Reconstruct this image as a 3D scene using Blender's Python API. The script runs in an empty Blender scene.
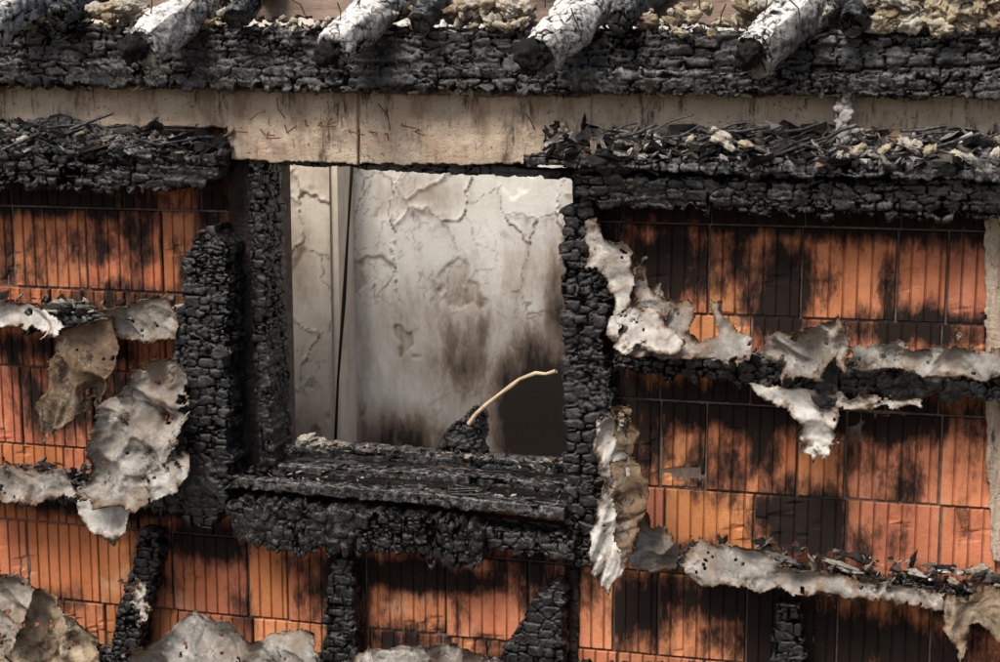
import bpy, math, random
import numpy as np
from mathutils import Vector, Matrix
rng=np.random.default_rng(7); random.seed(7)
# ------------------------------------------------------------ survey frame
# facade plane y=0, outward = -Y, X to the right, Z up
FOC=1660.; SC=350.; Z0=3.6
TH=math.radians(15); PH=math.radians(9.5)
DIR=np.array([math.sin(TH)*math.cos(PH),-math.cos(TH)*math.cos(PH),math.sin(PH)])
C0=np.array([0,0,Z0]); CAM=C0+DIR*(FOC/SC)
FW=-DIR; R=np.cross(FW,[0,0,1]); R/=np.linalg.norm(R); U=np.cross(R,FW)
def F(px,py,d=0.):
    """facade survey: measured point -> world point on the vertical plane y=-d"""
    ray=FW*FOC+R*(px-500.)-U*(py-331.)
    t=(-d-CAM[1])/ray[1]
    return CAM+ray*t
# ------------------------------------------------------------ numpy noise
def _h(ix,iy,iz,s=0):
    x=(ix.astype(np.int64)*374761393+iy.astype(np.int64)*668265263+iz.astype(np.int64)*2147483647+s*974711)&0xffffffff
    x=((x^(x>>13))*1274126177)&0xffffffff
    x=((x^(x>>15))*2246822519)&0xffffffff
    x=x^(x>>16)
    return (x&0xffffff)/float(0x1000000)
def vn(p,s=0):
    i=np.floor(p).astype(np.int64); f=p-i; f=f*f*(3-2*f); r=0
    for a in(0,1):
        for b in(0,1):
            for c in(0,1):
                w=(f[:,0] if a else 1-f[:,0])*(f[:,1] if b else 1-f[:,1])*(f[:,2] if c else 1-f[:,2])
                r=r+w*_h(i[:,0]+a,i[:,1]+b,i[:,2]+c,s)
    return r*2-1
def fbm(p,o=4,s=0,g=.5):
    r=0;a=1;t=0
    for k in range(o):
        r=r+a*vn(p*(2.03**k)+k*17.3,s+k); t+=a; a*=g
    return r/t
def wor(p,s=0,cheb=False):
    i=np.floor(p).astype(np.int64); f=p-i
    n=len(p); f1=np.full(n,9.); f2=np.full(n,9.); cid=np.zeros(n)
    for a in(-1,0,1):
        for b in(-1,0,1):
            for c in(-1,0,1):
                x,y,z=i[:,0]+a,i[:,1]+b,i[:,2]+c
                j=.8 if cheb else .85
                dx=a+_h(x,y,z,s)*j-f[:,0]; dy=b+_h(x,y,z,s+1)*j-f[:,1]; dz=c+_h(x,y,z,s+2)*j-f[:,2]
                d=np.maximum(np.maximum(abs(dx),abs(dy)),abs(dz))+.05*np.sqrt(dx*dx+dy*dy+dz*dz) if cheb else np.sqrt(dx*dx+dy*dy+dz*dz)
                m=d<f1
                f2=np.where(m,f1,np.minimum(f2,d)); cid=np.where(m,_h(x,y,z,s+5),cid); f1=np.where(m,d,f1)
    return f1,f2,cid
def ss(a,b,x):
    t=np.clip((x-a)/(b-a),0,1); return t*t*(3-2*t)
# ------------------------------------------------------------ mesh maker
def mk(name,V,Fc,mat,attrs=None,cols=None,smooth=True,parent=None,recenter=True):
    V=np.asarray(V,float); c=(V.min(0)+V.max(0))/2 if recenter else np.zeros(3)
    me=bpy.data.meshes.new(name); Fc=np.asarray(Fc); nf,k_=Fc.shape
    me.vertices.add(len(V)); me.vertices.foreach_set('co',(V-c).astype(np.float32).ravel())
    me.loops.add(nf*k_); me.loops.foreach_set('vertex_index',Fc.astype(np.int32).ravel())
    me.polygons.add(nf); me.polygons.foreach_set('loop_start',np.arange(0,nf*k_,k_,dtype=np.int32)); me.update(calc_edges=True)
    me.polygons.foreach_set('use_smooth',np.full(nf,bool(smooth)))
    for k,v in (attrs or {}).items():
        a=me.attributes.new(k,'FLOAT','POINT'); a.data.foreach_set('value',np.asarray(v,np.float32))
    if cols is not None:
        a=me.attributes.new('tint','FLOAT_COLOR','POINT'); cc=np.ones((len(V),4),np.float32); cc[:,:3]=cols; a.data.foreach_set('color',cc.ravel())
    me.materials.append(mat); me.update()
    ob=bpy.data.objects.new(name,me); bpy.context.scene.collection.objects.link(ob); ob.location=c
    if parent: ob.parent=parent
    return ob
def empty(name,loc=(0,0,0)):
    e=bpy.data.objects.new(name,None); bpy.context.scene.collection.objects.link(e); e.empty_display_size=.1; return e
# ------------------------------------------------------------ materials
class M:
    def __init__(s,name,rough=.8,spec=.3):
        s.m=bpy.data.materials.new(name); s.m.use_nodes=True; s.t=s.m.node_tree; s.n=s.t.nodes; s.l=s.t.links
        s.b=s.n['Principled BSDF']; s.b.inputs['Roughness'].default_value=rough; s.b.inputs['Specular IOR Level'].default_value=spec
        s.tc=s.n.new('ShaderNodeTexCoord'); s.k=0
    def co(s,sc=(1,1,1)):
        s.k+=1
        mp=s.n.new('ShaderNodeMapping'); s.l.new(s.tc.outputs['Object'],mp.inputs[0]); mp.inputs['Scale'].default_value=sc; mp.inputs['Location'].default_value=(s.k*3.1,s.k*1.7,s.k*.9)
        return mp.outputs[0]
    def noise(s,scale,sc=(1,1,1),det=5,rough=.6,dist=0):
        n=s.n.new('ShaderNodeTexNoise'); s.l.new(s.co(sc),n.inputs['Vector']); n.inputs['Scale'].default_value=scale; n.inputs['Detail'].default_value=det; n.inputs['Roughness'].default_value=rough; n.inputs['Distortion'].default_value=dist
        return n.outputs['Fac']
    def rng(s,x,a,b,c=0,d=1):
        n=s.n.new('ShaderNodeMapRange'); s.l.new(x,n.inputs[0]); n.inputs[1].default_value=a;n.inputs[2].default_value=b;n.inputs[3].default_value=c;n.inputs[4].default_value=d
        return n.outputs[0]
    def math(s,op,a,b):
        n=s.n.new('ShaderNodeMath'); n.operation=op
        for i,v in enumerate((a,b)):
            if isinstance(v,(int,float)): n.inputs[i].default_value=v
            else: s.l.new(v,n.inputs[i])
        return n.outputs[0]
    def mix(s,fac,a,b,bt='MIX'):
        n=s.n.new('ShaderNodeMix'); n.data_type='RGBA'; n.blend_type=bt
        if isinstance(fac,(int,float)): n.inputs[0].default_value=fac
        else: s.l.new(fac,n.inputs[0])
        for i,v in ((6,a),(7,b)):
            if isinstance(v,tuple): n.inputs[i].default_value=(*v,1)
            else: s.l.new(v,n.inputs[i])
        return n.outputs[2]
    def attr(s,nm,col=False):
        n=s.n.new('ShaderNodeAttribute'); n.attribute_name=nm; return n.outputs['Color' if col else 'Fac']
    def bump(s,h,dist=.003,st=1.):
        n=s.n.new('ShaderNodeBump'); n.inputs['Strength'].default_value=st; n.inputs['Distance'].default_value=dist; s.l.new(h,n.inputs['Height'])
        if s.b.inputs['Normal'].is_linked: s.l.new(s.b.inputs['Normal'].links[0].from_socket,n.inputs['Normal'])
        s.l.new(n.outputs[0],s.b.inputs['Normal'])
    def col(s,c):
        s.l.new(c,s.b.inputs['Base Color']); return s.m
def m_char(name,ashc=(.30,.29,.275),base2=(.014,.0135,.013),rough=.36,alo=.48,ahi=.66,spec=.5,flk=.72):
    m=M(name,rough,.5)
    c=m.mix(m.rng(m.noise(30,det=2),.36,.64),(.003,.003,.003),base2)
    c=m.mix(m.rng(m.attr('cell'),.55,1,0,.5),c,(.034,.033,.034))
    a=m.math('MULTIPLY',m.attr('ash'),m.rng(m.noise(50,det=5,rough=.78),alo,ahi))
    c=m.mix(a,c,ashc)
    c=m.mix(m.rng(m.noise(230,det=1),flk,flk+.06,0,.35),c,(.32,.31,.29))
    cr=m.rng(m.attr('crk'),.15,.8)
    c=m.mix(m.rng(cr,0,1,.97,0),c,(.001,.001,.001))
    m.l.new(m.rng(cr,.3,1,0,spec),m.b.inputs['Specular IOR Level'])
    m.bump(m.noise(110,det=4,rough=.75),.005,.65)
    return m.col(c)
CHAR=m_char('charred_wood')
ASHLOG=m_char('ash_coated_wood',(.66,.64,.605),(.05,.048,.045),.9,.32,.5,.15)
def m_clay():
    m=M('terracotta_block',.92,.12)
    c=m.mix(m.rng(m.noise(8,det=4),.3,.7),(.55,.195,.085),(.70,.29,.145))
    c=m.mix(1.,c,m.attr('tint',True),'MULTIPLY')
    c=m.mix(m.rng(m.noise(50,det=4),.52,.8,0,.4),c,(.29,.10,.05))
    sm=m.rng(m.noise(4.5,det=6,rough=.65),.60,.70,0,.5); c=m.mix(sm,c,(.64,.44,.29))
    n1=m.noise(11,(1.3,1,.55),7,.74)
    s=m.math('ADD',m.attr('soot'),m.math('MULTIPLY',m.math('SUBTRACT',n1,.5),2.4))
    c=m.mix(m.rng(s,.14,.55,0,.72),c,(.16,.065,.04)); c=m.mix(m.rng(s,.36,.80,0,.97),c,(.014,.012,.011))
    m.bump(m.noise(150,det=3,rough=.7),.003,.7)
    return m.col(c)
CLAY=m_clay()
def m_plain(name,a,b,sc=20,dark=(.05,.045,.04),lo=.6,hi=.75,stretch=(1,1,1),bd=.004,rough=.9,damt=.8):
    m=M(name,rough,.2)
    c=m.mix(m.rng(m.noise(sc,stretch,4,.65),.35,.65),a,b)
    c=m.mix(m.rng(m.noise(sc*.45,stretch,6,.75),lo,hi,0,damt),c,dark)
    m.bump(m.noise(sc*5,stretch,4,.7),bd,.8)
    return m.col(c)
MORTAR=m_plain('sooty_mortar',(.20,.15,.12),(.09,.07,.06),30)
BOUNCE_RUBBLE=m_plain('pale_bounce_rubble',(.62,.57,.5),(.45,.42,.37),10)  # pale tone chosen to bounce light up onto the interior walls
def m_conc():
    m=M('rendered_concrete',.92,.15)
    c=m.mix(m.rng(m.noise(5,(.8,1,1.6),6,.65),.3,.7),(.64,.52,.40),(.44,.345,.26))
    c=m.mix(m.rng(m.noise(11,(.8,1,1.3),5,.65),.5,.72,0,.6),c,(.76,.66,.53))
    c=m.mix(m.rng(m.noise(6,(1.8,1,.45),7,.78),.50,.62,0,.7),c,(.24,.165,.115))
    c=m.mix(m.rng(m.noise(13,(2,1,.45),7,.78),.54,.64,0,.9),c,(.05,.042,.035))
    c=m.mix(m.rng(m.noise(3.5,(1,1,1),6,.7),.54,.66,0,.5),c,(.46,.27,.16))
    c=m.mix(m.rng(m.noise(90,det=2),.62,.72,0,.7),c,(.07,.06,.05))
    m.bump(m.noise(60,(.7,1,1),6,.8),.010,.9)
    return m.col(c)
CONC=m_conc()
def m_plaster(name,w1,w2):
    m=M(name,.88,.2)
    c=m.mix(m.rng(m.noise(3.5,det=4),.35,.65),w1,w2)
    c=m.mix(m.rng(m.noise(10,(1,1,.4),6,.7),.50,.72,0,.55),c,(.44,.38,.31))
    c=m.mix(m.rng(m.attr('crk'),0,1,0,.85),c,(.13,.10,.085))
    n=m.math('ADD',m.attr('soot'),m.math('MULTIPLY',m.math('SUBTRACT',m.noise(9,(1.6,1,.55),6,.7),.5),1.4))
    c=m.mix(m.rng(n,.0,.70,0,.82),c,(.25,.17,.115)); c=m.mix(m.rng(n,.5,1.05,0,.96),c,(.022,.017,.014))
    m.bump(m.noise(30,det=4,rough=.65),.004,.6)
    return m.col(c)
PLA=m_plaster('peeling_plaster',(.78,.765,.72),(.68,.66,.615)); PLB=m_plaster('cream_plaster',(.80,.73,.61),(.68,.60,.50))
def m_sheet(name,a,b,dark,fine=(.25,.22,.19),lo=.5,hi=.62):
    m=M(name,1.,.03)
    c=m.mix(m.rng(m.noise(16,det=5,rough=.72),.38,.6),a,b)
    c=m.mix(m.rng(m.noise(26,(1,1,.8),6,.78),lo,hi,0,.85),c,fine)
    c=m.mix(m.rng(m.noise(6,det=4,rough=.7),.48,.64,0,.6),c,(.20,.135,.085))
    c=m.mix(m.rng(m.noise(10,det=7,rough=.8),lo+.02,hi-.01,0,.95),c,dark)
    e=m.math('ADD',m.attr('edge'),m.math('MULTIPLY',m.math('SUBTRACT',m.noise(18,det=4),.5),2.4))
    c=m.mix(m.rng(e,.30,.60,0,.85),c,(.19,.12,.072)); c=m.mix(m.rng(e,.56,.88,0,.96),c,(.018,.014,.012))
    c=m.mix(m.rng(m.attr('crk'),0,1,.6,0),c,(.09,.07,.055))
    m.bump(m.noise(90,det=5,rough=.8),.005,.9)
    return m.col(c)
SH_W=m_sheet('burnt_white_membrane',(.68,.665,.63),(.52,.50,.46),(.10,.075,.06),(.34,.31,.27),.55,.67)
SH_G=m_sheet('ashen_membrane',(.38,.36,.33),(.22,.205,.185),(.03,.026,.022),(.52,.49,.44),.53,.64)
SH_B=m_sheet('scorched_wool_felt',(.20,.14,.09),(.085,.06,.042),(.02,.016,.013),(.30,.26,.21),.5,.6)
SH_T=m_sheet('ragged_wool',(.40,.32,.22),(.23,.17,.115),(.045,.034,.024),(.5,.44,.35))
def m_tint(name,rough=.9,bs=90,bd=.006,lo=(.45,.44,.43)):
    m=M(name,rough,.15)
    c=m.mix(1.,m.mix(m.rng(m.noise(50,det=4,rough=.7),.3,.65),lo,(1,1,1)),m.attr('tint',True),'MULTIPLY')
    m.bump(m.noise(bs,det=4,rough=.8),bd,1.); return m.col(c)
DEB=m_tint('fire_debris'); WOOL=m_tint('mineral_wool',.98,160,.012,(.6,.55,.48))
WOOD=m_plain('scorched_timber',(.045,.034,.028),(.016,.013,.012),18,(.006,.006,.006),.45,.6,(1,1,.2))
PLANK=m_plain('weathered_plank',(.30,.22,.17),(.16,.12,.095),14,(.03,.025,.02),.5,.65,(.4,1,2))
STICK=m_plain('pale_stick',(.66,.52,.34),(.42,.31,.2),40)
RUST=m_plain('rusty_wire',(.20,.08,.045),(.09,.045,.03),60)
SOIL=m_plain('ground_soil',(.13,.10,.075),(.08,.07,.05),3)
# ------------------------------------------------------------ lofted pieces
def loft(name,A,B,thick,mat,res=.0038,cell=(.046,.036,.030),amp=.005,lump=.004,rnd=.03,ash=.3,seed=1,parent=None,ragged=.0,ashup=.0,capn=4,grain=.0022,crackw=.12):
    A=np.array(A,float);B=np.array(B,float)
    mid=(A+B)/2; L=np.r_[0,np.cumsum(np.linalg.norm(np.diff(mid,axis=0),axis=1))]
    n=max(6,int(L[-1]/res)); s=np.linspace(0,L[-1],n)
    ip=lambda X:np.stack([np.interp(s,L,X[:,k]) for k in range(3)],1)
    A=ip(A);B=ip(B)
    if ragged>0:
        q=np.stack([s*28,np.zeros(n),np.zeros(n)+seed*3.1],1); rb=np.abs(fbm(q,5,seed,.7))*ragged*2.2; q2=q+50; ra=np.abs(fbm(q2,5,seed,.7))*ragged
        z_=np.zeros(n,int)
        sj=s+fbm(q*.4,2,seed)*.02
        rb+=(_h(np.floor(sj/.022).astype(np.int64),z_,z_,seed)-.5)*ragged*1.8; ra+=(_h(np.floor(sj/.019).astype(np.int64),z_,z_,seed+1)-.5)*ragged*1.2
        dv=(A-B)/np.maximum(1e-6,np.linalg.norm(A-B,axis=1))[:,None]
        B=B+dv*rb[:,None]; A=A-dv*ra[:,None]
    mid=(A+B)/2; T=np.gradient(mid,axis=0); T/=np.linalg.norm(T,axis=1)[:,None]
    Tm=T.mean(0); Tm/=np.linalg.norm(Tm)
    Uv=(A-B)/2; N=np.cross(T,Uv); N/=np.maximum(1e-9,np.linalg.norm(N,axis=1))[:,None]
    N=np.tile(N.mean(0)/np.linalg.norm(N.mean(0)),(n,1)) if rnd<.6 else N
    flip=np.where(N[:,1]-N[:,2]*.8>0,-1,1)[:,None]; N=N*flip
    th=np.full(n,thick)
    cen=mid-N*(th/2)[:,None]; Vv=N*(th/2)[:,None]
    hu=np.linalg.norm(Uv,axis=1).mean(); hv=th.mean()/2
    nu=max(4,int(2*hu/res)); nv=max(3,int(2*hv/res/1.5))
    P=[]
    for k in range(nu): P.append((-1+2*k/nu,1))
    for k in range(nv): P.append((1,1-2*k/nv))
    nb=max(2,nu//4)
    for k in range(nb): P.append((1-2*k/nb,-1))
    for k in range(nv): P.append((-1,-1+2*k/nv))
    P=np.array(P); rad=np.linalg.norm(P,axis=1,keepdims=True); P=P*(1-rnd)+P/rad*rnd*1.08
    m=len(P)
    idx=np.concatenate([np.zeros(capn,int),np.arange(n),np.full(capn,n-1)])
    sc=np.concatenate([np.linspace(0.02,.93,capn),np.ones(n),np.linspace(.93,0.02,capn)])
    W=cen[idx][:,None,:]+sc[:,None,None]*(P[None,:,:1]*Uv[idx][:,None,:]+P[None,:,1:]*Vv[idx][:,None,:])
    wu=(np.abs(P[:,0])**12)*np.sign(P[:,0]); wv=(np.abs(P[:,1])**12)*np.sign(P[:,1])
    Uh=Uv/np.maximum(1e-9,np.linalg.norm(Uv,axis=1))[:,None]
    Nd=wu[None,:,None]*Uh[idx][:,None,:]+wv[None,:,None]*N[idx][:,None,:]
    Nd/=np.maximum(1e-6,np.linalg.norm(Nd,axis=2,keepdims=True))
    capd=np.concatenate([-np.ones(capn)*.9,np.zeros(n),np.ones(capn)*.9])
    Nd=Nd*(1-np.abs(capd))[:,None,None]+capd[:,None,None]*T[idx][:,None,:]
    W=W.reshape(-1,3); Nd=Nd.reshape(-1,3)
    if amp>0:
        wq=W+np.stack([fbm(W*16,3,seed+9),fbm(W*16+7,3,seed+9),fbm(W*16+13,3,seed+9)],1)*.008
        mk_=ss(-.4,.1,fbm(W*7+3,3,seed+20))
        f1,f2,cid=wor(wq/np.array(cell)+seed*5.3,seed,True); e=ss(0.0,crackw,f2-f1)
        f1b,f2b,cb=wor(wq/np.array(cell)*2.0+seed*2.7,seed+3,True); m2=ss(-.1,.3,fbm(W*9+13,3,seed+21)); e2=ss(0,crackw*1.5,f2b-f1b)
        crk=(1-(1-e)*(.35+.65*mk_))*(1-(1-e2)*.8*m2)
        d=amp*1.5*(crk-.8)+amp*(cid-.5)*1.7+amp*.6*(cb-.5)*m2; cid=cid*.65+cb*.35
    else: crk=np.ones(len(W)); cid=np.full(len(W),.4); d=0
    al=W@Tm; Wf=W-np.outer(al,Tm)*.93
    g=fbm(Wf*70+seed,3,seed+31,.6)
    d=d+lump*fbm(W*9+seed,4,seed)*1.5+lump*.3*fbm(W*60,3,seed)+(grain*g*1.4 if amp>0 else 0)
    W=W+Nd*np.asarray(d).reshape(-1,1)
    if amp>0: crk=crk*ss(-.75,-.25,g)
    a=ash*(.5+.9*fbm(W*5,3,seed+4)+.5*(cid-.5))+ashup*np.clip(Nd[:,2]*1.2-Nd[:,1]*.35,0,1)
    nn=n+2*capn; i=np.arange(nn-1)[:,None]; j=np.arange(m)[None,:]; j2=(j+1)%m
    Fq=np.stack([i*m+j,i*m+j2,(i+1)*m+j2,(i+1)*m+j],-1).reshape(-1,4)
    return mk(name,W,Fq,mat,{'ash':np.clip(a,0,1),'crk':crk,'cell':cid},parent=parent)
def beam(name,st,dA,dB,thick,mat=None,**k):
    mat=mat or CHAR
    A=[F(s[0],s[1],s[4] if len(s)>4 else dA) for s in st]; B=[F(s[2],s[3],s[5] if len(s)>4 else dB) for s in st]
    return loft(name,A,B,thick,mat,**k)
def tube(pts,r,seg=6):
    pts=np.array(pts,float); n=len(pts); T=np.gradient(pts,axis=0); T/=np.linalg.norm(T,axis=1)[:,None]+1e-9
    a=np.cross(T,[.3,.9,.2]); a/=np.linalg.norm(a,axis=1)[:,None]; b=np.cross(T,a); t=np.linspace(0,2*np.pi,seg,endpoint=False)
    r=np.full(n,r) if np.ndim(r)==0 else np.asarray(r)
    V=pts[:,None]+r[:,None,None]*(np.cos(t)[None,:,None]*a[:,None]+np.sin(t)[None,:,None]*b[:,None])
    i=np.arange(n-1)[:,None]; j=np.arange(seg)[None]; j2=(j+1)%seg
    return V.reshape(-1,3),np.stack([i*seg+j,i*seg+j2,(i+1)*seg+j2,(i+1)*seg+j],-1).reshape(-1,4)
def joinm(parts):
    V=[];Fc=[];o=0
    for v,f in parts: V.append(v);Fc.append(f+o);o+=len(v)
    return np.vstack(V),np.vstack(Fc)
def box(x0,x1,y0,y1,z0,z1):
    V=np.array([(x,y,z) for x in(x0,x1) for y in(y0,y1) for z in(z0,z1)],float)
    return V,np.array([(0,1,3,2),(4,6,7,5),(0,4,5,1),(2,3,7,6),(0,2,6,4),(1,5,7,3)])
# ------------------------------------------------------------ torn sheets
def sheet(name,poly,d,mat,fold=.02,curl=.02,res=.0036,seed=1,tilt=0.,rag=.016,fdir=(1,1,1),thick=.0015,freq=7,parent=None):
    P=np.array([F(x,y,d) for x,y in poly])[:,[0,2]]
    mn=P.min(0)-.03; mx=P.max(0)+.03
    nx=int((mx[0]-mn[0])/res)+2; nz=int((mx[1]-mn[1])/res)+2
    X,Z=np.meshgrid(np.linspace(mn[0],mx[0],nx),np.linspace(mn[1],mx[1],nz),indexing='ij')
    q=np.stack([X.ravel(),Z.ravel()],1); q3=np.stack([q[:,0],np.zeros(len(q)),q[:,1]],1)
    tear=ss(.15,.5,fbm(q3*12+77,2,seed+40))*1.6+.6
    qw=q+np.stack([fbm(q3*32,5,seed,.72),fbm(q3*32+40,5,seed,.72)],1)*(rag*1.9*tear)[:,None]
    ins=np.zeros(len(q),bool); dist=np.full(len(q),9.)
    for k in range(len(P)):
        a=P[k];b=P[(k+1)%len(P)]; ab=b-a
        t=np.clip(((qw-a)@ab)/(ab@ab),0,1); dist=np.minimum(dist,np.linalg.norm(qw-a-t[:,None]*ab,axis=1))
        c=((a[1]>qw[:,1])!=(b[1]>qw[:,1])); dz=(b[1]-a[1]) if abs(b[1]-a[1])>1e-9 else 1e-9
        ins^=c&(qw[:,0]<(b[0]-a[0])*(qw[:,1]-a[1])/dz+a[0])
    an=_h(np.array([seed]),np.array([3]),np.array([9]))[0]*3.14
    rx=q3[:,0]*math.cos(an)-q3[:,2]*math.sin(an); rz=q3[:,0]*math.sin(an)+q3[:,2]*math.cos(an)
    fq=np.stack([rx*1.2,q3[:,1],rz*.8],1)*np.array(fdir)*freq+seed*7.7; wv=fbm(fq*.8,2,seed+3)*.9; fq=fq+np.stack([wv,wv,-wv],1)
    n1=fbm(fq,2,seed); rid=1-np.abs(n1)*3.2
    f1,f2,cid=wor(fq*2.2,seed+6); g1,g2,_=wor(fq*6,seed+7); n2=1-np.abs(fbm(fq*2.6,2,seed+12))*3.2
    zc=(q[:,1]-P[:,1].min())/(P[:,1].max()-P[:,1].min()+1e-6)
    dep=fold*(rid*.9+f1*.5+g1*.18+n2*.15)+fbm(q3*70,3,seed,.7)*.0025+curl*np.exp(-dist/.018)*(0.1+2.0*np.clip(fbm(q3*8+9,2,seed)+.3,-.15,1))+tilt*(1-zc)
    hole=(fbm(q3*26+31,5,seed+8,.7)>.45)
    ins&=~hole
    V=np.stack([q[:,0],-d-dep,q[:,1]],1)
    V[:,0]+=fbm(q3*14+5,3,seed+1)*fold*.5; V[:,2]+=fbm(q3*14+25,3,seed+2)*fold*.5
    g=np.arange(nx*nz).reshape(nx,nz); Fq=np.stack([g[:-1,:-1],g[1:,:-1],g[1:,1:],g[:-1,1:]],-1).reshape(-1,4)
    Fq=Fq[ins[Fq].all(1)]
    if len(Fq)<4: return
    u,inv=np.unique(Fq,return_inverse=True); Fq=inv.reshape(-1,4)
    crk=ss(-.6,.4,rid)[u]*.5+ss(-.6,.4,n2)[u]*.5
    ob=mk(name,V[u],Fq,mat,{'crk':np.clip(crk+.3,0,1),'edge':np.exp(-dist/.012)[u]},parent=parent)
    mod=ob.modifiers.new('thickness','SOLIDIFY'); mod.thickness=thick; mod.offset=0
    return ob
# ------------------------------------------------------------ lumps + chunks
import bmesh
def ico(n):
    bm=bmesh.new(); bmesh.ops.create_icosphere(bm,subdivisions=n,radius=1); v=np.array([x.co[:] for x in bm.verts]); f=np.array([[x.index for x in q.verts] for q in bm.faces]); bm.free(); return v,f
I3=ico(4); I2=ico(3)
PAL_W=[(.80,.72,.56),(.82,.77,.66),(.72,.61,.44),(.76,.71,.62),(.48,.38,.26)]
PAL_D=[(.012,.012,.012)]*8+[(.035,.032,.03)]*4+[(.13,.12,.11)]*2+[(.36,.34,.31)]*1+[(.08,.05,.035)]*2
PAL_A=[(.02,.02,.02)]*6+[(.10,.09,.08)]*3+[(.35,.34,.32)]*2+[(.6,.58,.55)]*1+[(.25,.17,.11)]*1
PAL_ASH=[(.50,.48,.45),(.38,.36,.33),(.58,.55,.50),(.25,.23,.21),(.55,.47,.36),(.06,.055,.05),(.03,.03,.03)]
def lumps(name,items,mat=None,pal=PAL_W,seed=1,rough=.5,parent=None):
    Vs=[];Fs=[];Cs=[];o=0; r=np.random.default_rng(seed)
    for (c,rad) in items:
        v,f=(I3 if max(rad)>.03 else I2); d=v/np.linalg.norm(v,axis=1)[:,None]
        n=fbm(d*1.9+r.random(3)*50,5,seed,.75); w=1+rough*n*1.9
        p=d*w[:,None]*np.array(rad)
        a=r.random()*6.28; ca,sa=math.cos(a),math.sin(a); p=np.stack([p[:,0]*ca-p[:,2]*sa*.6,p[:,1],p[:,0]*sa*.6+p[:,2]*ca],1)
        col=np.array(pal[r.integers(len(pal))]); cc=col[None]*np.clip(.6+.6*ss(-.5,.3,n),0,1.1)[:,None]
        Vs.append(p+c);Fs.append(f+o);Cs.append(cc);o+=len(v)
    return mk(name,np.vstack(Vs),np.vstack(Fs),mat or WOOL,cols=np.vstack(Cs),parent=parent)
BX=box(-.5,.5,-.5,.5,-.5,.5)
def chunks(name,segs,n,smin,smax,pal=PAL_D,seed=1,flat=.35,mat=None,parent=None):
    r=np.random.default_rng(seed); Vs=[];Fs=[];Cs=[];o=0
    ws=np.array([abs(s[3]-s[0])+1 for s in segs]);ws=ws/ws.sum()
    for k in range(n):
        s=segs[r.choice(len(segs),p=ws)]; t=r.random(); u=r.random()
        p=F(s[0]+(s[3]-s[0])*t,s[1]+(s[4]-s[1])*t,s[2]+(s[5]-s[2])*t).copy()
        p[1]+=u*s[6]; p[2]+=u*s[7]+r.normal()*.003
        sz=smin+(smax-smin)*r.random()**3.5
        v=BX[0]+r.normal(size=(8,3))*.16; v=v*np.array([1,.3+.6*r.random(),flat*(.4+r.random())])*sz
        q=Matrix.Rotation(r.random()*6.28,3,'Z')@Matrix.Rotation(r.normal()*.4,3,'X')@Matrix.Rotation(r.normal()*.4,3,'Y')
        v=v@np.array(q).T+p; c=np.array(pal[r.integers(len(pal))])*(.6+.8*r.random())
        Vs.append(v);Fs.append(BX[1]+o);Cs.append(np.tile(c,(8,1)));o+=8
    return mk(name,np.vstack(Vs),np.vstack(Fs),mat or DEB,cols=np.vstack(Cs),smooth=False,parent=parent)
def tufts(name,segs,n,r0,r1,pal=PAL_ASH,seed=1,rough=.75,parent=None):
    r=np.random.default_rng(seed); it=[]
    ws=np.array([abs(s[3]-s[0])+1 for s in segs]);ws=ws/ws.sum()
    for k in range(n):
        s=segs[r.choice(len(segs),p=ws)]; t=r.random(); u=r.random()
        p=F(s[0]+(s[3]-s[0])*t,s[1]+(s[4]-s[1])*t,s[2]+(s[5]-s[2])*t).copy(); p[1]+=u*s[6]; p[2]+=u*s[7]
        q=r0+(r1-r0)*r.random()**2; it.append((p,(q*(1+1.5*r.random()),q,q*(.25+.4*r.random()))))
    return lumps(name,it,pal=pal,seed=seed,rough=rough,parent=parent)
# ============================================================ BUILD
house=empty('burned_house')
OL=F(262,300)[0]; OR=F(584,300)[0]; OT=F(420,163)[2]; OB=F(420,492)[2]
zr=F(500,219)[2]; H=.2495
XL,XR=-3.2,3.2
blobs=[(670,270,70,50,.85),(775,290,45,60,1.1),(800,212,260,28,1.2),(930,330,120,22,.9),(720,470,45,45,.85),(800,520,60,45,1.1),(860,540,60,30,.8),(640,430,45,90,.9),(960,470,25,60,.6),
(780,408,250,30,1.2),(850,645,170,42,1.05),(640,610,60,40,.8),(730,600,90,30,1.1),(560,600,60,30,.8),(90,245,130,35,.6),(30,270,60,50,.65),(120,300,100,28,.8),(90,400,130,60,.85),(60,200,130,22,1.1),(140,240,40,50,.7),
(150,450,60,60,.9),(90,500,160,24,1.1),(210,540,60,30,1.0),(60,600,60,20,.6),(240,610,25,60,.5),(345,590,45,60,.9),(400,640,90,25,.7),(410,575,130,20,1.1),(545,570,60,30,1.0),(225,330,45,160,1.1),(600,350,40,250,1.2),(970,610,70,40,.8),(150,560,30,80,.8),(985,480,25,60,.6),(500,650,40,30,.7),(890,280,14,50,.55),(735,250,20,70,.8),(690,560,40,30,.8),(900,480,20,50,.6),(460,610,14,40,.6),(20,380,40,60,.7),(820,290,20,40,.7),(850,440,30,50,.6),(780,600,60,60,.7),(760,430,26,60,.8),(60,350,130,20,.9)]
BW=[(F(b[0],b[1])[0],F(b[0],b[1])[2],b[2]/SC,b[3]/SC,b[4]) for b in blobs]
def soot(x,z):
    s=np.full(x.shape,-.14)
    for bx,bz,rx,rz,a in BW: s=np.maximum(s,a*1.25*np.exp(-((x-bx)/rx)**2*.8-((z-bz)/rz)**2*.8)-.14)
    return s
Vs=[];Fs=[];Cs=[];So=[];o=0
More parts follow.
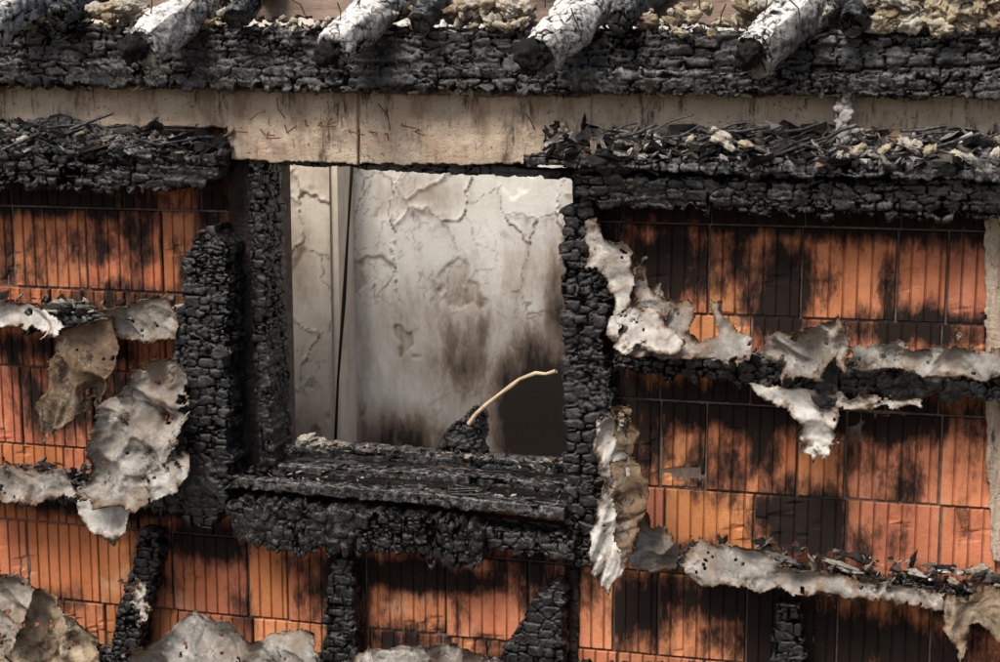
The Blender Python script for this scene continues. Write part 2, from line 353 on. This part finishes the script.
def block(x0,x1,z0,z1,ph,tint,dy,rot,sb):
    global o
    g=.0028; x0+=g;x1-=g;z0+=g;z1-=g
    if x1-x0<.02 or z1-z0<.015: return
    per=.0375; xs=[x0]; k=ph+per
    prof=[0.004]
    while k<x1-.012:
        if k>x0+.01: xs+= [k-.004,k-.0011,k+.0011,k+.004]; prof+=[0,.0045,.0045,0]
        k+=per
    xs.append(x1);prof.append(.004)
    xs=np.array([x0,x0+.003]+xs[1:-1]+[x1-.003,x1]); prof=np.array([.006,0]+prof[1:-1]+[0,.006])
    nz=max(4,int((z1-z0)/.010)); zs=np.r_[z0,z0+.003,np.linspace(z0+.008,z1-.008,nz),z1-.003,z1]; zp=np.zeros(len(zs)); zp[0]=zp[-1]=.006
    X,Z=np.meshgrid(xs,zs,indexing='ij'); Y=prof[:,None]+zp[None,:]+dy+rot*(X-x0)
    q=np.stack([X.ravel(),Z.ravel()*0,Z.ravel()],1)
    chip=ss(.34,.42,fbm(q*9+70,4,5,.6))*.006
    Y=Y+(fbm(q*9,2,3)*.002+chip).reshape(X.shape)
    wear=ss(-.3,.3,fbm(q*6+11,3,8)).reshape(X.shape)
    gr=np.where((prof>.003)[:,None],.46+.3*wear,1.)
    n0=len(xs);n1=len(zs)
    V=np.stack([X.ravel(),Y.ravel(),Z.ravel()],1)
    gi=np.arange(n0*n1).reshape(n0,n1); Fq=np.stack([gi[:-1,:-1],gi[1:,:-1],gi[1:,1:],gi[:-1,1:]],-1).reshape(-1,4)
    rib=np.floor((V[:,0]-ph)/per).astype(np.int64); rv=(_h(rib,rib*0+int(z0*1000),rib*0,3)-.5)*.16
    Vs.append(V);Fs.append(Fq+o);Cs.append(np.array(tint)[None]*((1+rv)*gr.ravel())[:,None]);So.append(soot(V[:,0],V[:,2])+sb+rv*.6);o+=len(V)
    for e in (gi[:,0],gi[:,-1],gi[0,:],gi[-1,:]):
        a=V[e]; b=a.copy(); b[:,1]=.03; m=len(e); VV=np.vstack([a,b]); i=np.arange(m-1)
        Vs.append(VV);Fs.append(np.stack([i,i+1,i+1+m,i+m],1)+o);Cs.append(np.tile(tint*.8,(2*m,1)));So.append(soot(VV[:,0],VV[:,2])+.3);o+=2*m
for k in range(-14,8):
    za=zr+k*H; zb=za+H
    if za>F(500,100)[2]: continue
    x=XL-(.13 if k%2 else 0)+rng.random()*.02
    while x<XR:
        w=.252 if rng.random()>.12 else .13
        a,b=x,x+w; x+=w
        tint=np.array([.80+.36*rng.random()]*3)*np.array([1,.92+.16*rng.random(),.86+.26*rng.random()])
        px=(a+b)/2
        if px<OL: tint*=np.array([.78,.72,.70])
        tint=np.clip(tint,0,1.3); dy=rng.normal()*.003; rt=rng.normal()*.01; sb=rng.normal()*.10
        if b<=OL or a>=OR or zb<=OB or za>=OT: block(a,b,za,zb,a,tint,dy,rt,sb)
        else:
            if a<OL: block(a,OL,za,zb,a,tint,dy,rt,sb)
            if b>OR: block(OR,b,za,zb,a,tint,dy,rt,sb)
            aa,bb=max(a,OL),min(b,OR)
            if za<OB: block(aa,bb,za,OB,a,tint,dy,rt,sb)
            if zb>OT: block(aa,bb,OT,zb,a,tint,dy,rt,sb)
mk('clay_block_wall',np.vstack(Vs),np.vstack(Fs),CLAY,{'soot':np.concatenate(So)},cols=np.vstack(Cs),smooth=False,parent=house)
ZT=F(500,100)[2]; WT=.24
parts=[box(XL,OL,.012,WT,0,ZT),box(OR,XR,.012,WT,0,ZT),box(OL,OR,.012,WT,0,OB),box(OL,OR,.012,WT,OT,ZT)]
v,f=joinm(parts); mk('wall_core',v,f,MORTAR,smooth=False,parent=house)
K=dict(amp=0,rnd=.03,parent=house)
beam('concrete_ring_beam',[(-260,82,-260,126),(0,85,0,126),(230,88,230,128),(600,92,600,132),(1000,97,1000,140),(1280,100,1280,145)],.055,.055,.28,CONC,lump=.004,res=.006,ragged=.004,**K)
beam('window_lintel',[(228,90,228,160),(290,91,290,162),(357,92,357,164)],.064,.064,.25,CONC,lump=.005,seed=4,ragged=.005,**K)
beam('window_lintel',[(360,92,360,163),(480,95,480,166),(591,96,591,158)],.066,.066,.25,CONC,lump=.005,seed=5,ragged=.005,**K)
beam('edge_pier',[(984,212,1040,214),(986,420,1040,430),(990,520,1040,530),(992,560,1040,570)],.02,.02,.1,CONC,lump=.003,seed=6,ragged=.006,**K)
DB=-.95; DP=-.78
def plane_wall(name,pl,d,mat,seed,sootb,res=.006):
    (x0,y0),(x1,y1)=pl; a=F(x0,y0,d); b=F(x1,y1,d)
    nx=int(abs(b[0]-a[0])/res); nz=int(abs(b[2]-a[2])/res)
    X,Z=np.meshgrid(np.linspace(a[0],b[0],nx),np.linspace(b[2],a[2],nz),indexing='ij'); q=np.stack([X.ravel(),0*X.ravel(),Z.ravel()],1)
    qq=q+np.stack([fbm(q*7,4,seed,.6),0*q[:,0],fbm(q*7+9,4,seed,.6)],1)*.09
    f1,f2,cid=wor(qq*np.array([5.5,1,4.])+seed,seed); e=f2-f1
    mask=ss(-.15,.15,fbm(q*2.6+seed,3,seed+2))
    crack=(1-ss(.0,.03,e))*mask
    g1,g2,_=wor(qq*np.array([13,1,10.])+seed,seed+4); crack=np.maximum(crack,(1-ss(0,.045,g2-g1))*.6*ss(.0,.3,fbm(q*3+50,3,seed)))
    curl=np.exp(-e/.05)*mask*.008*(cid>.45)
    pit=ss(.25,.3,fbm(q*5+30,4,seed,.6)); 
    s=np.full(len(q),-.3)
    for bx,by,rx,ry,am in sootb:
        c=F(bx,by,d); s=np.maximum(s,am*1.3*np.exp(-((q[:,0]-c[0])/(rx/SC))**2*.6-((q[:,2]-c[2])/(ry/SC))**2*.6)-.3)
    V=q.copy(); V[:,1]=-d-curl+pit*.005+fbm(q*3,3,seed)*.006
    g=np.arange(nx*nz).reshape(nx,nz); Fq=np.stack([g[:-1,:-1],g[1:,:-1],g[1:,1:],g[:-1,1:]],-1).reshape(-1,4)
    return mk(name,V,Fq,mat,{'soot':s+pit*.2,'crk':crack},parent=house)
plane_wall('interior_plaster_wall',((200,-20),(760,700)),DB,PLA,3,[(540,425,65,105,1.45),(465,350,65,80,.8),(400,450,90,50,1.0),(567,330,34,110,1.0),(440,330,150,80,.55),(530,280,50,70,.5),(415,195,60,25,.6),(440,500,220,36,1.5)])
plane_wall('interior_plaster_pier',((150,-20),(338,700)),DP,PLB,8,[(300,430,60,40,.6),(335,300,12,200,.5),(300,180,60,20,.5),(300,260,16,60,.6)])
a=F(338,300,DP); v,f=box(a[0]-.9,a[0],-DP+.012,1.2,2.4,F(300,-20,DP)[2]-.01); mk('interior_pier_core',v,f,PLB,{'soot':np.zeros(8),'crk':np.zeros(8)},smooth=False,parent=house)
FZ=F(420,560,-.3)[2]
v,f=box(-3.2,3.2,.25,2.5,FZ-.05,FZ); mk('interior_floor',v,f,BOUNCE_RUBBLE,smooth=False,parent=house)  # out-of-view floor, set high and pale as a bounce surface for the interior
v,f=joinm([box(-3.3,-3.2,.0,2.5,0,4.3),box(3.2,3.3,0,2.5,0,4.3),box(-3.2,3.2,2.4,2.5,0,4.3)]); mk('outer_walls',v,f,MORTAR,smooth=False,parent=house)
t_=[F(352,165,DP+.04),F(348,230,DP+.04),F(344,300,DP+.03),F(338,380,DP+.04),F(335,450,DP+.04)]; v,f=tube(t_,[.006,.004,.007,.004,.006],8); mk('scorched_lath',v,f,WOOD)
# ---- wall plate and roof
beam('charred_wall_plate',[(-260,24,-260,80),(0,27,0,84),(250,30,250,88),(600,33,600,92),(1000,38,1000,98),(1280,40,1280,102)],.12,.11,.20,cell=(.065,.05,.024),amp=.005,lump=.010,ash=.25,ashup=.4,seed=2,ragged=.008,grain=.0045,res=.0045)
beam('charred_plate_board',[(-260,60,-260,82),(0,62,0,85),(300,66,300,90),(600,70,600,93),(1000,76,1000,99),(1280,80,1280,104)],.145,.14,.03,cell=(.08,.04,.03),amp=.004,lump=.008,ash=.4,ashup=.5,seed=3,ragged=.012,grain=.003)
def rafter(x0,y0,x1,y1,r=.05,mat=ASHLOG,d0=.34,d1=-.12,seed=1,ash=1.0,nm='charred_rafter'):
    E=F(x0,y0,d0); T=F(x1,y1,d1); ex=T+(T-E)*.25
    n=8; P=np.array([E+(ex-E)*t for t in np.linspace(0,1,n)]); D=(ex-E)/np.linalg.norm(ex-E); s=np.cross(D,[0,0,1]); s/=np.linalg.norm(s); u=np.cross(s,D); rr=np.interp(np.linspace(0,1,n),[0,.1,.25,1],[.75,.92,1,1.05])*r
    A=P+s*rr[:,None]+u*rr[:,None]; B=P-s*rr[:,None]+u*rr[:,None]
    return loft(nm,A,B,2*r,mat,cell=(.035,.035,.035),amp=.003,lump=.018,rnd=.8,ash=ash*.6,ashup=ash*1.2,seed=seed,capn=6)
for i,(x0,y0,x1,y1,r) in enumerate([(-18,28,90,-30,.055),(140,44,240,-22,.058),(332,50,424,-25,.052),(537,52,634,-25,.056),(752,52,850,-25,.058)]):
    ob=rafter(x0,y0,x1,y1,r,seed=20+i)
    E=F(x0-5,y0+4,.345); e=lumps('burnt_end',[(E,(r*.8,r*.6,r*.75))],mat=DEB,pal=[(.02,.019,.018)],seed=70+i,rough=.45); e.parent=ob; e.location=e.location-ob.location
for i,(x0,y0,x1,y1) in enumerate([(60,18,100,-20),(418,22,458,-20),(618,20,660,-20),(850,22,890,-20),(232,18,272,-22)]):
    rafter(x0,y0,x1,y1,.036,d0=.2,seed=40+i,ash=.45,mat=CHAR)
beam('scorched_roof_board',[(-300,-12,-300,14),(300,-8,300,20),(800,-6,800,26),(1300,-4,1300,30)],-.12,-.10,.03,PLANK,amp=0,lump=.006,rnd=.1,seed=9,ragged=.01)
it=[]
def wl(x0,x1,y0,y1,n,r0,r1,d=(.02,.14)):
    for k in range(n):
        p=F(random.uniform(x0,x1),random.uniform(y0,y1),random.uniform(*d)); r=random.uniform(r0,r1); it.append((p,(r*random.uniform(.9,1.6),r,r*random.uniform(.5,.9))))
wl(0,50,-5,24,16,.012,.024);wl(85,150,5,28,26,.010,.024);wl(165,262,0,25,26,.010,.024);wl(280,330,18,30,8,.008,.018);wl(450,530,2,28,50,.012,.026);wl(380,420,10,30,10,.01,.02);wl(560,600,15,32,10,.01,.02);wl(640,725,6,34,40,.010,.024);wl(735,830,-5,28,45,.012,.03);wl(870,1060,-8,28,130,.014,.032)
lumps('mineral_wool_insulation',it,seed=3,rough=.65)
chunks('roof_edge_debris',[(-100,32,.12,1100,42,.12,.14,.02)],700,.005,.03,seed=5)
tufts('foam_residue',[(-50,86,.11,1060,98,.11,.02,.0)],240,.003,.013,pal=PAL_W[:4]+[(.08,.07,.06)]*2,seed=8)
tufts('ash_tufts',[(-50,28,.13,1060,40,.13,.12,.02)],200,.006,.018,seed=9)
# ---- upper ledges
LC=dict(cell=(.055,.045,.026),amp=.0055,ragged=.014,ashup=.2,ash=.3,grain=.0035)
beam('charred_ledge_beam',[(-260,140,-260,186),(0,146,0,188),(110,150,110,190),(190,152,192,190),(222,150,216,184)],.15,.14,.16,seed=11,**LC)
beam('debris_covered_ledge',[(-260,108,-260,150,.07,.16),(0,118,0,152,.07,.16),(60,118,60,154,.07,.16),(130,128,135,156,.07,.16),(215,142,222,160,.07,.15)],0,0,.03,amp=.006,lump=.024,ash=.5,ashup=.4,seed=12)
chunks('ledge_debris',[(-60,150,.165,222,158,.15,.10,.08)],260,.006,.06,seed=15)
tufts('ash_tufts',[(-60,148,.165,222,156,.15,.10,.08)],50,.006,.018,seed=16)
beam('charred_ledge_beam',[(574,172,576,198),(600,176,600,206),(760,182,760,216),(1000,180,1000,222),(1280,184,1280,228)],.16,.14,.17,seed=13,**LC)
beam('ledge_slab',[(524,154,524,166),(640,156,640,170),(800,160,800,176),(1000,158,1000,182),(1280,160,1280,186)],.19,.19,.16,amp=.002,lump=.008,ash=.9,ashup=.6,seed=14,rnd=.05,ragged=.006)
beam('debris_covered_ledge',[(590,142,560,160,.07,.17),(650,128,650,162,.07,.18),(740,132,740,164,.07,.18),(1000,140,1000,165,.07,.18),(1280,142,1280,170,.07,.18)],0,0,.03,amp=.006,lump=.026,ash=.6,ashup=.5,seed=17)
chunks('ledge_debris',[(535,158,.2,1060,166,.2,.14,.07)],380,.006,.07,pal=PAL_D+PAL_A,seed=18)
tufts('ash_tufts',[(535,156,.2,1060,164,.2,.14,.08)],210,.006,.02,seed=19)
it=[]
for x,y,r in [(722,138,.045),(745,145,.02),(858,150,.03),(885,150,.025),(912,145,.035),(930,150,.03),(955,157,.03),(972,160,.025),(880,160,.018),(690,140,.02),(630,152,.018),(840,155,.02),(995,155,.03)]: it.append((F(x,y,.17),(r,r*.7,r*.55)))
lumps('mineral_wool_clump',it,seed=14,pal=PAL_W[:4],rough=.6)
beam('broken_post_stub',[(838,90,850,90),(834,115,852,116),(836,146,850,148)],.12,.12,.04,ASHLOG,ash=.8,seed=19,rnd=.5,ragged=.006)
tb=[]
for k in range(40):
    x=random.uniform(600,1000); y=random.uniform(128,160); L=random.uniform(15,60); a=random.uniform(-.5,.5); tb.append(tube([F(x,y,.18),F(x+L*.5*math.cos(a),y+L*.5*math.sin(a)+random.uniform(-3,3),.17),F(x+L*math.cos(a),y+L*math.sin(a),.16)],random.uniform(.002,.006),6))
for k in range(18):
    x=random.uniform(0,200); y=random.uniform(120,150); L=random.uniform(15,50); a=random.uniform(-.5,.5); tb.append(tube([F(x,y,.18),F(x+L*math.cos(a),y+L*math.sin(a),.14)],random.uniform(.003,.006),6))
for k in range(14):
    x=random.uniform(270,540); y=random.uniform(482,502); L=random.uniform(12,45); a=random.uniform(-.2,.2); tb.append(tube([F(x,y,.12),F(x+L*math.cos(a),y+L*math.sin(a),.12)],random.uniform(.002,.005),6))
v,f=joinm(tb); mk('charred_sticks',v,f,CHAR,{'ash':np.full(len(v),.4),'crk':np.ones(len(v)),'cell':np.full(len(v),.4)})
# ---- window frame
win=empty('charred_window_frame')
beam('wall_jamb_board',[(227,150,252,150),(229,300,256,300),(234,480,262,480)],.03,.03,.06,WOOD,amp=.003,lump=.004,ash=.1,seed=22,rnd=.1,parent=win)
beam('left_jamb',[(247,154,262,160),(249,250,265,250),(253,350,268,350),(259,466,274,466)],.045,.045,.15,amp=.004,lump=.004,seed=23,parent=win,ragged=.006,ash=.2,cell=(.035,.035,.024))
beam('top_rail',[(246,152,246,163),(420,161,420,172),(590,172,590,180)],.04,.04,.12,amp=.002,lump=.003,seed=24,parent=win,ragged=.004)
beam('right_jamb',[(566,205,572,205),(562,212,592,200),(561,260,596,255),(561,275,610,262),(562,300,612,300),(563,350,602,350),(563,400,613,395),(565,430,612,430),(566,480,600,482),(568,530,606,530),(570,560,592,562),(574,570,584,568)],.09,.09,.13,amp=.006,lump=.006,seed=25,parent=win,ash=.25,ragged=.012)
beam('right_jamb_back',[(572,172,592,174),(570,300,592,300),(570,480,592,480)],.0,.0,.12,seed=26,parent=win)
G=dict(rnd=.02,parent=win,cell=(.16,.05,.05),crackw=.05)
beam('bottom_rail',[(272,445,272,457,-.03,-.03),(400,451,400,463,-.03,-.03),(566,463,566,476,-.03,-.03)],0,0,.07,seed=27,ash=.4,ashup=.6,amp=.0015,lump=.002,ragged=.003,grain=.002,**G)
beam('sill_inner_board',[(256,464,256,472),(420,472,420,481),(568,484,568,495)],.035,.035,.07,seed=28,ash=.3,ashup=.8,amp=.001,lump=.002,ragged=.002,grain=.002,**G)
beam('sill_board',[(262,474,236,482,-.01,.09),(420,486,400,494,-.01,.09),(568,498,566,507,-.01,.09)],0,0,.02,amp=.001,lump=.003,seed=29,ash=.9,ashup=.5,grain=.002,**G)
beam('sill_front',[(226,476,226,488),(300,483,300,495),(400,491,400,503),(564,508,564,522)],.14,.14,.04,seed=30,ash=.5,ashup=.9,amp=.001,lump=.002,ragged=.004,grain=.0022,**G)
beam('sill_front_lower',[(232,490,232,500),(400,506,400,517),(568,526,568,545)],.04,.04,.05,seed=31,ash=.1,amp=.001,lump=.003,grain=.002,**G)
beam('under_sill_beam',[(222,504,226,512),(240,502,240,545),(300,507,300,556),(380,515,380,556),(440,521,440,566),(476,528,478,570),(482,534,482,560)],.17,.155,.10,cell=(.036,.035,.042),amp=.006,lump=.007,seed=32,parent=win,ash=.3,ragged=.020)
beam('under_sill_beam_end',[(470,524,470,548),(530,532,530,556),(574,538,574,560)],.12,.12,.08,seed=33,parent=win,ash=.3,ragged=.01)
chunks('sill_debris',[(240,480,.12,560,504,.12,.09,.02),(300,448,.04,560,468,.04,.05,.01)],300,.004,.022,pal=PAL_D,seed=35,parent=win)
tufts('sill_ash_tufts',[(240,480,.12,560,505,.12,.10,.02),(295,447,.03,560,465,.03,.04,.005)],80,.004,.010,seed=36,parent=win)
beam('charred_post',[(205,226,216,226),(196,236,222,238),(186,252,230,256),(181,262,226,268),(182,300,232,300),(174,330,228,330),(174,380,230,380),(177,430,226,430),(178,470,232,470),(182,505,224,510),(190,525,214,528)],.15,.15,.13,amp=.006,lump=.005,seed=36,ash=.25,ragged=.013)
beam('charred_timber_stub',[(470,412,478,416),(446,430,482,434),(438,444,482,446),(430,462,488,464)],-.06,-.06,.07,seed=37,amp=.006,lump=.014,ash=.3,rnd=.4)
v,f=tube([F(469,424,-.04),F(476,414,-.03),F(486,405,-.03),F(500,394,-.03),F(511,386,-.02),F(520,379,-.02),F(536,373,-.01),F(546,374,-.01),F(556,371,0)],[.008,.006,.0065,.005,.007,.005,.006,.0045,.006],8); mk('broken_branch',v,f,STICK)
it=[]
for x,y,r in [(306,440,.03),(322,445,.035),(340,447,.03),(365,450,.02),(292,450,.02),(345,454,.02),(520,464,.018),(535,466,.02),(550,468,.018),(395,454,.015)]: it.append((F(x,y,-.04),(r*1.3,r*.6,r*.55)))
lumps('fallen_plaster_rubble',it,seed=21,pal=[(.66,.62,.54),(.56,.52,.45),(.34,.3,.26)],rough=.7)
# ---- battens
beam('charred_batten',[(-260,292,-260,318),(0,306,0,328),(90,316,90,340),(176,322,176,342)],.10,.10,.10,seed=41,ash=.4,ashup=.5,ragged=.014)
beam('charred_batten',[(-260,455,-260,480),(0,472,0,496),(90,484,90,508),(232,496,232,520)],.10,.10,.10,seed=42,ash=.4,ashup=.5,ragged=.016)
beam('charred_batten',[(614,352,614,370),(700,356,700,382),(830,366,830,398),(1000,376,1000,404),(1280,390,1280,425)],.13,.12,.11,seed=43,ash=.3,ashup=.5,ragged=.016,amp=.006)
beam('charred_batten',[(678,556,682,572),(760,570,760,586),(860,580,860,600),(945,590,945,612),(1280,630,1280,660)],.12,.12,.10,seed=44,ash=.4,ashup=.6,ragged=.016)
beam('charred_bracket',[(806,345,836,345),(812,375,838,378),(812,398,836,402),(818,408,832,410)],.17,.17,.05,seed=45,ash=.2)
SG=[(620,352,.13,1040,374,.13,.10,.03),(685,556,.13,1000,592,.13,.10,.03),(-40,306,.11,176,322,.11,.09,.03),(-40,472,.11,230,494,.11,.09,.03)]
chunks('batten_debris',SG,450,.005,.045,pal=PAL_D+PAL_A,seed=46)
tufts('ash_tufts',SG,240,.006,.02,seed=47)
for sd_,st in [(51,[(140,530,158,534),(130,570,156,572),(112,625,142,630),(104,700,140,700)]),(52,[(334,558,350,560),(326,590,354,592),(324,640,356,640),(322,700,358,700)]),(53,[(556,582,560,582),(536,592,566,596),(520,625,564,630),(500,655,562,660),(490,700,560,700)]),(54,[(776,604,800,606),(772,640,804,640),(768,700,806,700)])]:
    beam('charred_vertical_batten',st,.09,.09,.07,seed=sd_,ash=.25,amp=.005,ragged=.010)
beam('charred_vertical_batten',[(568,570,578,570),(568,620,577,620),(568,700,576,700)],.02,.02,.03,WOOD,seed=55,ash=.1)
beam('charred_batten',[(-260,640,-260,680),(0,650,0,700),(300,662,300,705),(600,672,600,715),(1280,700,1280,760)],.10,.10,.1,seed=56,ash=.5,ashup=.8,ragged=.01)
# ---- sheets
S=sheet
S('peeled_paint_membrane',[(588,222),(600,216),(606,238),(626,240),(638,252),(634,270),(642,288),(634,300),(632,322),(618,345),(606,332),(615,300),(608,280),(596,268),(586,268)],.11,SH_W,.012,.025,seed=61)
S('torn_membrane',[(640,290),(662,283),(668,295),(690,298),(698,318),(690,330),(702,338),(722,330),(708,298),(724,294),(732,320),(757,343),(752,362),(700,356),(650,352),(618,350),(622,318)],.13,SH_G,.025,.035,seed=62,tilt=.05)
S('peeled_paint_membrane',[(624,312),(650,300),(668,322),(690,334),(680,350),(640,350),(618,346)],.17,SH_W,.02,.03,seed=94,tilt=.04)
S('curled_strip',[(636,262),(648,262),(650,285),(672,300),(668,318),(644,312),(636,290)],.15,SH_G,.02,.03,seed=91)
S('crumpled_felt',[(762,352),(775,330),(800,325),(837,307),(850,325),(852,366),(836,352),(826,374),(788,375)],.15,SH_G,.035,.04,seed=63,tilt=.05)
S('torn_membrane',[(848,348),(875,342),(900,334),(915,346),(930,345),(960,334),(980,348),(1030,348),(1030,376),(930,374),(900,366),(860,370)],.14,SH_G,.022,.03,seed=64,tilt=.04)
S('hanging_membrane',[(745,383),(840,390),(925,398),(922,406),(842,408),(836,425),(844,440),(830,444),(822,470),(812,446),(797,438),(800,420),(790,410),(768,402)],.15,SH_W,.012,.02,seed=65)
S('hanging_wool_felt',[(68,325),(112,316),(120,345),(112,385),(96,412),(62,428),(45,442),(40,420),(54,380),(60,345)],.17,SH_B,.03,.03,seed=66,tilt=.02)
S('curled_membrane',[(150,360),(186,350),(190,400),(196,450),(182,486),(150,502),(115,496),(92,480),(104,440),(118,400)],.17,SH_G,.035,.045,seed=97,tilt=.05)
S('torn_membrane',[(150,470),(170,462),(192,448),(196,470),(182,492),(160,500)],.255,SH_W,.02,.03,seed=92)
S('torn_membrane',[(76,484),(110,486),(137,494),(134,525),(118,542),(100,530),(82,520)],.20,SH_W,.015,.02,seed=68,rag=.012)
S('torn_membrane',[(108,332),(116,304),(150,298),(177,290),(180,338),(150,345)],.14,SH_G,.025,.03,seed=69)
S('torn_membrane',[(-40,290),(0,298),(30,306),(60,314),(78,330),(60,338),(0,326),(-40,318)],.14,SH_W,.02,.02,seed=70)
S('torn_membrane',[(-40,455),(0,460),(30,468),(70,468),(86,492),(40,502),(-40,494)],.14,SH_G,.02,.02,seed=71)
S('hanging_membrane',[(600,412),(615,403),(632,408),(634,440),(644,470),(652,490),(638,520),(632,560),(614,594),(600,582),(591,545),(598,500),(608,470),(596,440)],.15,SH_W,.025,.04,seed=72,fdir=(2,1,.5))
S('scorched_wool_strip',[(610,455),(640,462),(652,488),(644,520),(636,556),(622,562),(614,520)],.20,SH_B,.02,.02,seed=73)
S('scorched_wool_strip',[(612,406),(636,404),(642,440),(632,458),(616,448)],.20,SH_B,.02,.02,seed=93)
S('torn_membrane',[(622,500),(650,512),(684,545),(676,572),(640,568),(622,545)],.10,SH_G,.025,.03,seed=74)
S('torn_membrane',[(678,562),(700,536),(722,542),(760,542),(792,560),(880,576),(947,588),(942,604),(860,592),(790,588),(700,580)],.14,SH_G,.02,.03,seed=75,tilt=.04)
S('ragged_wool_tuft',[(943,590),(1040,572),(1040,670),(992,632),(972,626),(960,664),(944,622)],.17,SH_T,.03,.03,seed=76,tilt=.02)
S('scorched_wool_felt',[(-40,568),(25,566),(45,583),(85,608),(114,625),(112,700),(-40,700)],.14,SH_T,.03,.03,seed=77,tilt=.06)
S('curled_membrane',[(-40,572),(22,570),(44,586),(40,600),(22,640),(8,700),(-40,700)],.18,SH_G,.03,.04,seed=78)
S('fallen_membrane',[(142,645),(190,616),(235,614),(262,634),(320,622),(332,700),(142,700)],.16,SH_G,.035,.04,seed=79,tilt=.05)
S('fallen_membrane',[(335,665),(380,642),(470,642),(500,655),(565,664),(565,700),(335,700)],.15,SH_G,.03,.03,seed=80,tilt=.05)
S('torn_membrane',[(121,568),(150,580),(157,610),(150,630),(136,600)],.18,SH_W,.012,.02,seed=81)
# wires and nails
tb=[]
for (x,y,ln) in [(150,20,30),(160,30,34),(185,10,24),(120,30,25),(305,15,22),(340,22,20),(545,8,26),(580,30,24),(505,20,20),(765,12,26),(800,20,24),(700,10,30),(720,25,22),(940,5,24),(250,120,18),(285,118,22),(390,130,30),(175,70,28),(920,100,30),(40,80,20),(535,130,20)]:
    a=random.uniform(-2.4,-.7); b=a+random.uniform(-.8,.8); p0=(x,y);p1=(x+ln*.5*math.cos(a),y+ln*.5*math.sin(a));p2=(p1[0]+ln*.5*math.cos(b),p1[1]+ln*.5*math.sin(b))
    d=.28 if y<60 else .09
    tb.append(tube([F(*p0,d),F(*p1,d+.02),F(*p2,d+.04)],.0018,5))
for k in range(12):
    x=240+k*16+random.uniform(-5,5); y=random.uniform(116,136)
    tb.append(tube([F(x,y,.06),F(x+random.uniform(-6,6),y+random.uniform(0,10),.09),F(x+random.uniform(2,16),y+random.uniform(2,8),.10)],.002,5))
v,f=joinm(tb); mk('rusty_wires_and_nails',v,f,RUST)
v=np.array([(-600,-600,0),(600,-600,0),(600,600,0),(-600,600,0)],float); mk('ground',v,np.array([[0,1,2,3]]),SOIL,smooth=False)
# ------------------------------------------------------------ camera, light
sc=bpy.context.scene
cd=bpy.data.cameras.new('camera'); cam=bpy.data.objects.new('camera',cd); sc.collection.objects.link(cam)
cam.matrix_world=Matrix(((R[0],U[0],DIR[0],CAM[0]),(R[1],U[1],DIR[1],CAM[1]),(R[2],U[2],DIR[2],CAM[2]),(0,0,0,1)))
cd.sensor_width=36; cd.lens=36*FOC/1000.; cd.clip_end=3000; sc.camera=cam
w=bpy.data.worlds.new('World'); sc.world=w; w.use_nodes=True; nt=w.node_tree; bg=nt.nodes['Background']; sky=nt.nodes.new('ShaderNodeTexSky'); sky.sky_type='NISHITA'; sky.sun_disc=False
el,az=math.radians(54),math.radians(200)
sky.sun_elevation=el; sky.sun_rotation=az; sky.dust_density=4; sky.ozone_density=0.3; nt.links.new(sky.outputs[0],bg.inputs[0]); bg.inputs[1].default_value=.14
sd=bpy.data.lights.new('sun','SUN'); sd.energy=3.7; sd.angle=math.radians(24); sd.color=(1,.945,.87); so=bpy.data.objects.new('sun',sd); sc.collection.objects.link(so)
sv=Vector((math.sin(az)*math.cos(el),math.cos(az)*math.cos(el),math.sin(el))); so.rotation_euler=sv.to_track_quat('Z','Y').to_euler(); so.location=(0,-5,10)
sc.view_settings.view_transform='Standard'; sc.view_settings.look='None'; sc.view_settings.exposure=0
